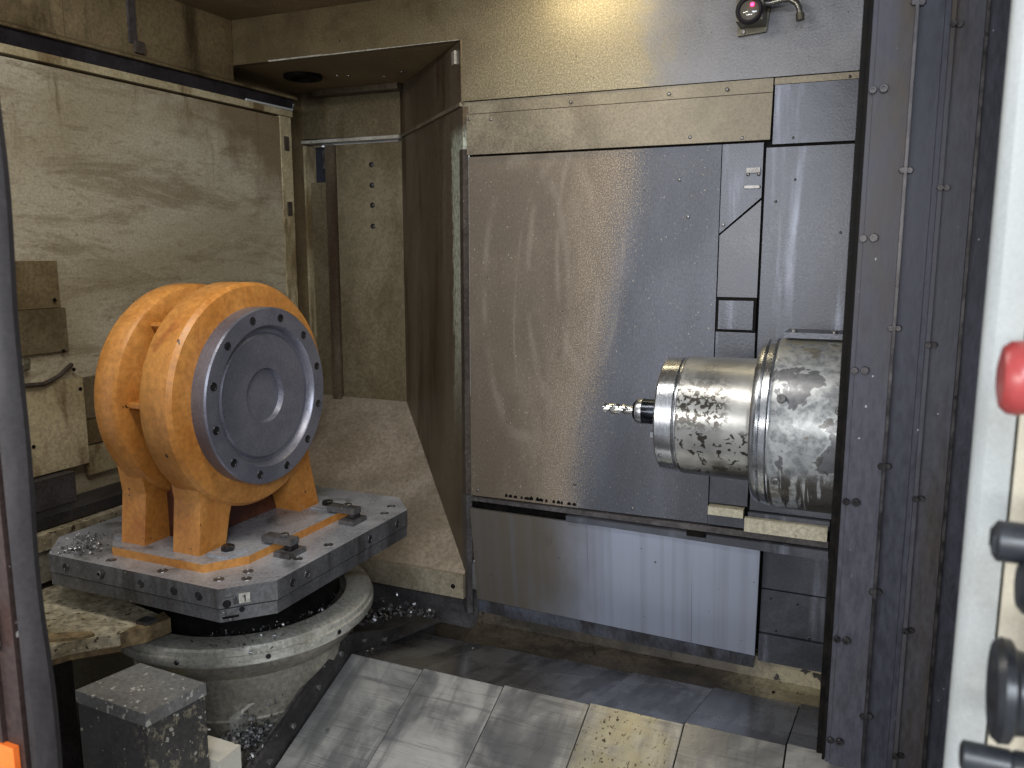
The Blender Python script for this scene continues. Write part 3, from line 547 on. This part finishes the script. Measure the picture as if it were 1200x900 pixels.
bp = [(-1.92, 1.59), (-1.83, 1.505), (-1.515, 1.505), (-1.452, 1.60), (-1.452, 2.05), (-1.52, 2.115), (-1.84, 2.115), (-1.92, 2.04)]
o = poly('base_plate', bp, 'Z', -.800, -.778, 'orange', wk, .004, mats=['orange', 'pallet_top'])
for p in o.data.polygons:
    if p.normal.z > .95: p.material_index = 1
inn = [(-1.685 + (a + 1.685) * .90, 1.81 + (b - 1.81) * .92) for a, b in bp]
for (px, py) in ((-1.52, 1.60), (-1.85, 1.60), (-1.52, 2.03), (-1.85, 2.03)):
    box('machined_pad', (px - .035, py - .04, -.779), (px + .035, py + .035, -.772), 'pallet_top', wk)
    bolt((px, py, -.772), (0, 0, 1), .018, wk, 'bolt_dark', 'hex')
for k, (px, py, lab) in enumerate(((-1.405, 1.99, 'small steel clamp block on the pallet edge nearest the angled wall'), (-1.405, 1.70, 'small steel clamp block on the pallet edge facing the spindle'))):
    c = thing('clamp_block', lab, 'clamp', (px, py, -.8), 'pallet clamps')
    box('block', (px - .022, py - .035, -.800), (px + .030, py + .035, -.786), 'pallet', c, .003)
    box('strap', (px - .075, py - .018, -.7705), (px + .022, py + .018, -.754), 'pallet', c, .003); box('riser', (px - .002, py - .016, -.786), (px + .020, py + .016, -.771), 'bolt_dark', c, .001)
    bolt((px - .012, py, -.754), (0, 0, 1), .013, c, 'bolt', 'hex')

# ================================================================ spindle
SC = (1.85, -.366)
sp = thing('spindle_head', 'horizontal spindle with flaking paint and bright turned nose coming out of the column', 'spindle', (-.2, 1.85, -.55))
lathe('nose_ring', [(-.436, .0), (-.436, .112), (-.434, .124), (-.430, .129), (-.395, .131), (-.392, .129), (-.389, .131), (-.386, .131)], 'X', SC, 'nose', sp, 96)
lathe('sleeve', [(-.388, .128), (-.384, .132), (-.24, .134), (-.236, .136), (-.226, .138)], 'X', SC, 'sleeve', sp, 96)
lathe('collar', [(-.228, .12), (-.228, .170), (-.222, .176), (-.214, .178), (-.211, .174), (-.208, .178), (-.196, .181), (-.193, .176), (-.188, .176)], 'X', SC, 'nose', sp, 96)
lathe('housing', [(-.192, .17), (-.190, .180), (-.184, .184), (.10, .184), (.10, .10)], 'X', SC, 'housing', sp, 96)
box('top_plate', (-.182, 1.81, -.1795), (.08, 1.90, -.168), 'steel_blue', sp)
for x in (-.165, -.085): bolt((x, 1.825, -.168), (0, 0, 1), .006, sp, 'bolt', 'cap')
for (x, a) in ((-.168, 205), (-.06, 200), (-.172, 152)): bolt((x, SC[0] + .184 * math.cos(R(a)), SC[1] + .184 * -math.sin(R(a - 0)) if False else SC[1] + .184 * math.sin(R(360 - a))), (0, math.cos(R(a)), math.sin(R(360 - a))), .009, sp, 'bolt', 'cap')
for a in (215, 150): bolt((-.42, SC[0] + .129 * math.cos(R(a)), SC[1] + .129 * math.sin(R(a))), (0, math.cos(R(a)), math.sin(R(a))), .005, sp, 'bolt_dark', 'hole', name='bolt_hole')
box('drive_key', (-.441, 1.735, -.40), (-.430, 1.750, -.388), 'nose', sp)
# cutting tool
tl = thing('milling_tool', 'bright fluted cutter in a black holder sticking out of the spindle nose', 'milling cutter', (-.52, 1.85, -.366))
lathe('tool_holder', [(-.436, .0), (-.436, .029), (-.496, .029), (-.503, .027), (-.510, .019), (-.511, 0)], 'X', SC, 'tool_black', tl, 40)
lathe('holder_ring', [(-.487, .0293), (-.488, .0303), (-.4965, .0300), (-.502, .0278), (-.502, .0265)], 'X', SC, 'nose', tl, 40)
bm = bmesh.new(); rings = []; L, NS, NA = .075, 46, 32
for i in range(NS):
    h = i / (NS - 1); x = -.509 - L * h; tw = h * 2 * math.pi * 1.15; rad = .0125 if h > .28 else .0095; rad = rad if h < .97 else rad * .75; ring = []
    for k in range(NA):
        a = 2 * math.pi * k / NA; d = abs(((a * 2 / (2 * math.pi)) % 1) - .5) * 2
        rr = rad * (1 - (.52 * max(0, 1 - d * 1.6) ** .7 if h > .12 else 0)); ring.append(bm.verts.new((x, SC[0] + rr * math.cos(a + tw), SC[1] + rr * math.sin(a + tw))))
    rings.append(ring)
for A_, B_ in zip(rings, rings[1:]):
    for k in range(NA): bm.faces.new((A_[k], A_[(k + 1) % NA], B_[(k + 1) % NA], B_[k]))
bm.faces.new(rings[-1]); bm.faces.new(rings[0][::-1]); finish('fluted_cutter', bm, 'carbide', tl, smooth='auto')

# ================================================================ door jamb strips on the right
jb = thing('door_jamb', 'tall stack of dark steel guide strips with bolts beside the spindle', 'door jamb', (.05, 1.5, -.94))
prof = [(-.060, -.050, 1.575, 'hole'), (-.0495, -.044, 1.556, 'hole'), (-.0435, -.036, 1.552, 'jamb'), (-.0355, .018, 1.546, 'jamb'), (.0185, .0235, 1.538, 'bolt_dark'), (.024, .0615, 1.552, 'jamb2'), (.062, .070, 1.545, 'jamb2'), (.0705, .077, 1.538, 'jamb'), (.0775, .118, 1.546, 'jamb'), (.1185, .123, 1.536, 'bolt_dark'), (.1235, .30, 1.545, 'jamb2')]
for (xa, xb, y, m) in prof: box('guide_strip', (xa, y, -.95 if xb < .03 else -1.02), (xb, 1.60, .70), m, jb, .0015)
poly('trim_strip', [(.158, 1.30), (.172, 1.29), (.180, 1.31), (.180, 1.54), (.158, 1.54)], 'Z', -1.05, .70, 'trim', jb, .003)
for z in (.26, .02, -.205, -.44, -.70, -.90):
    bolt((-.036, 1.545, z), (0, -1, 0), .0062, jb, 'bolt_dark', 'cap'); bolt((-.020, 1.545, z + .001), (0, -1, 0), .0072, jb, 'bolt_dark', 'cap')
for z in (.39, .13, -.13, -.37, -.60, -.84):
    bolt((.0165, 1.545, z), (0, -1, 0), .0062, jb, 'bolt_dark', 'hex'); bolt((.0275, 1.551, z), (0, -1, 0), .0062, jb, 'bolt_dark', 'hex')
for z in (.35, .10, -.155, -.42, -.66, -.90):
    bolt((.074, 1.538, z), (0, -1, 0), .0055, jb, 'bolt_dark', 'cap'); bolt((.083, 1.545, z), (0, -1, 0), .0055, jb, 'bolt_dark', 'cap')
for z in (.12, -.20, -.45, -.75): bolt((.166, 1.297, z), (0, -1, 0), .006, jb, 'bolt_dark', 'cap')

# ================================================================ outer cover and control pendant
oc = thing('outer_cover', 'white enamelled machine cover beside the dark jamb strips', 'machine cover', (.12, 1.0, -1.3))
poly('cover_shell', [(.093, .905), (.096, .899), (.102, .896), (.1225, .896), (.1225, 1.28), (.155, 1.285), (.155, 1.31), (.093, 1.31)] if False else [(.090, .915), (.093, .905), (.100, .899), (.1225, .897), (.1225, 1.10), (.145, 1.25), (.140, 1.25)], 'Z', -1.4, .55, 'white', oc, 0, smooth='auto')
box('cover_panel', (.1252, .893, -1.4), (.62, 1.25, .55), 'cream', oc, .003)
cpn = thing('control_pendant', 'control pendant edge with red mushroom stop button and black knobs over the white cover', 'control panel', (.3, .75, -.6))
box('pendant_body', (.150, .70, -.75), (.42, .86, .30), 'cream', cpn, .01)
sb = lathe('stop_button', [(.0875, 0), (.0868, .014), (.089, .024), (.094, .0285), (.101, .0295), (.107, .028), (.110, .022), (.111, .014)], 'X', (.745, -.098), 'red', cpn, 40)
lathe('button_collar', [(.108, .020), (.110, .0235), (.150, .0245), (.151, 0)], 'X', (.745, -.098), 'black_pl', cpn, 32)
kb = lathe('knob', [(.093, 0), (.093, .012), (.0965, .0165), (.128, .0165), (.130, .013), (.152, .013)], 'X', (.74, -.229), 'black_pl', cpn, 32); reg(kb)
box('knob_grip', (.092, .728, -.236), (.128, .752, -.222), 'black_pl', kb, .003)
lathe('knob', [(.110, 0), (.110, .016), (.114, .021), (.140, .021), (.152, .018)], 'X', (.72, -.257), 'black_pl', cpn, 32)
lathe('hand_wheel', [(.112, .012), (.104, .020), (.101, .030), (.102, .038), (.107, .042), (.114, .041), (.118, .034), (.150, .028)], 'X', (.735, -.352), 'black_pl', cpn, 48)
lathe('crank_handle', [(.083, 0), (.083, .009), (.085, .0125), (.118, .0125), (.120, .011), (.123, .013), (.152, .013)], 'X', (.73, -.413), 'black_pl', cpn, 32)

# ================================================================ sliding door edge at the left
sd = thing('sliding_door', 'brown splattered front door edge with a grey rubber seal strip', 'door', (-1.1, .75, -1.4))
bm = bmesh.new(); rings = []
for i in range(40):
    z = -1.2 + 1.9 * i / 39; w = .004 * math.sin(z * 7 + 1) + .003 * math.sin(z * 17)
    pr = [(-1.088, .735), (-1.083, .727), (-1.076 + w, .728), (-1.066 + w, .738), (-1.062 + w, .750), (-1.066 + w, .760), (-1.076 + w, .766), (-1.088, .768)]
    rings.append([bm.verts.new((a, b, z)) for a, b in pr])
for A_, B_ in zip(rings, rings[1:]):
    for k in range(8): bm.faces.new((A_[k], A_[(k + 1) % 8], B_[(k + 1) % 8], B_[k]))
bm.faces.new(rings[0][::-1]); bm.faces.new(rings[-1]); finish('seal_strip', bm, 'seal', sd, smooth='auto')
box('edge_channel', (-1.122, .722, -1.3), (-1.0875, .745, .7), 'door_brown', sd, .002)
box('door_leaf', (-1.9, .715, -1.3), (-1.1235, .745, .7), 'door_brown', sd, .003)
box('reflector', (-1.15, .712, -.80), (-1.098, .721, -.705), 'orange_pl', sd, .003); box('reflector', (-1.16, .706, -.56), (-1.112, .714, -.50), 'orange_pl', sd, .003)

# ================================================================ pallet changer arm, setter box, wedge
ta = thing('changer_arm', 'rough rusty cast plate of the pallet changer under the pallet corner', 'changer arm', (-1.9, 1.4, -1.0))
poly('arm_plate', [(-2.25, 1.10), (-1.80, 1.262), (-1.778, 1.318), (-1.700, 1.405), (-1.700, 1.525), (-2.25, 1.62)], 'Z', -.985, -.952, 'tray', ta, .004)
poly('arm_tip', [(-1.698, 1.400), (-1.664, 1.447), (-1.651, 1.518), (-1.698, 1.540)], 'Z', -.990, -.950, 'tray_edge', ta, .006)
box('arm_pad', (-1.705, 1.455, -.950), (-1.668, 1.490, -.942), 'pallet', ta)
poly('arm_rib', [(-1.93, 1.225), (-1.76, 1.335), (-1.745, 1.365), (-1.765, 1.37), (-1.95, 1.26)], 'Z', -.952, -.944, 'tray_edge', ta, .002)
poly('arm_rib', [(-1.80, 1.262), (-1.778, 1.318), (-1.700, 1.400), (-1.706, 1.406), (-1.79, 1.324), (-1.812, 1.266)], 'Z', -1.0, -.986, 'tray_edge', ta, .002)
box('arm_post', (-2.15, 1.20, -1.42), (-1.95, 1.45, -.986), 'dark_steel', ta, .01)
tb = thing('setter_box', 'small dark grey box with a scratched lid standing before the round table', 'box', (-1.52, 1.3, -1.42))
lidp = [(-1.642, 1.222), (-1.412, 1.212), (-1.390, 1.368), (-1.609, 1.377)]
def shrink(p, d): 
    cxm = sum(a for a, b in p) / 4; cym = sum(b for a, b in p) / 4
    return [(a + (d if a < cxm else -d), b + (d if b < cym else -d)) for a, b in p]
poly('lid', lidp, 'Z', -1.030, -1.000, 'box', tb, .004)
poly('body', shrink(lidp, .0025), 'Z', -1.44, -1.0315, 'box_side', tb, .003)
wd = box('corner_block', (-1.48, 1.380, -1.44), (-1.378, 1.455, -1.205), 'cream', None, .004)
tag(wd, 'small white block beside the dark grey box', 'block')

# ================================================================ viewing camera / nozzle on the upper panel
nz = thing('inspection_lamp', 'small lens unit with red glow and bent metal pipe high on the wall', 'lamp', (-.37, 2.5, .58))
poly('bracket', [(-.424, .600), (-.345, .605), (-.333, .70), (-.424, .70)], 'Y', 2.535, 2.549, 'nozzle', nz)
box('lens_housing', (-.416, 2.45, .618), (-.345, 2.536, .735), 'nozzle', nz, .01)
lb = lathe('lens_bezel', [(2.452, .036), (2.440, .036), (2.436, .032), (2.437, .027), (2.446, .026)], 'Y', (-.380, .643), 'rubber', nz, 36); reg(lb)
lathe('lens', [(2.447, .0265), (2.443, .018), (2.441, 0)], 'Y', (-.380, .643), 'lens', lb, 36)
lathe('indicator', [(2.4405, .0055), (2.436, .004), (2.435, 0)], 'Y', (-.372, .656), 'led', lb, 16)
bolt((-.408, 2.535, .609), (0, -1, 0), .006, nz, 'bolt', 'cap')
lathe('pipe_fitting', [(-.346, .008), (-.330, .009), (-.329, .007), (-.318, .007)], 'X', (2.49, .668), 'bolt', nz, 16)
tube('pipe', [(-.330, 2.49, .668), (-.30, 2.488, .672), (-.28, 2.486, .670), (-.262, 2.484, .658), (-.254, 2.482, .642), (-.252, 2.481, .622)], .008, 'pipe', nz, 12)
tube('pipe_tip', [(-.252, 2.481, .630), (-.250, 2.480, .612)], .011, 'nozzle', nz, 12)

# ================================================================ swarf
def chips(name, label, spots, n, size):
    bm = bmesh.new()
    for _ in range(n):
        c = random.choice(spots); p = Vector((random.gauss(c[0], c[3]), random.gauss(c[1], c[4]), 0)); p.z = c[2](p.x, p.y) + abs(random.gauss(0, c[5]))
        a = Vector((random.gauss(0, 1), random.gauss(0, 1), random.gauss(0, .6))).normalized(); b = a.orthogonal().normalized(); b.rotate(Matrix.Rotation(random.uniform(0, 6.28), 3, a)); q = a.cross(b)
        s = size * random.uniform(.4, 1.3); w = s * random.uniform(.15, .4); curl = random.uniform(.6, 2.2); prev = None
        for k in range(4):
            th = curl * (k / 3 - .5); m = p + (b * math.sin(th) + q * (1 - math.cos(th))) * s / curl
            cur = (bm.verts.new(m + a * w), bm.verts.new(m - a * w))
            if prev: bm.faces.new((prev[0], cur[0], cur[1], prev[1]))
            prev = cur
    o = finish(name, bm, 'chips'); o['kind'] = 'stuff'; o['label'] = label; return o
rf = lambda x, y: -1.30
chips('swarf', 'pile of bright metal chips between table base and flange', [(-1.475, 1.50, rf, .035, .06, .035), (-1.45, 1.58, lambda x, y: -1.29, .02, .04, .025)], 700, .012)
chips('swarf', 'tangle of bright curled chips behind the flange', [(-1.50, 2.28, lambda x, y: -1.236, .05, .035, .018), (-1.43, 2.38, lambda x, y: -1.27, .03, .03, .01)], 260, .016)
chips('swarf', 'bright chips scattered on the pallet corner by the door', [(-1.98, 1.55, lambda x, y: -.798, .03, .04, .004), (-1.92, 1.50, lambda x, y: -.798, .03, .02, .004)], 260, .008)
chips('swarf', 'dark chips lying on the ring under the pallet', [(-1.52, 1.62, lambda x, y: -1.010, .06, .06, .004), (-1.44, 1.80, lambda x, y: -1.010, .03, .08, .004)], 200, .008)
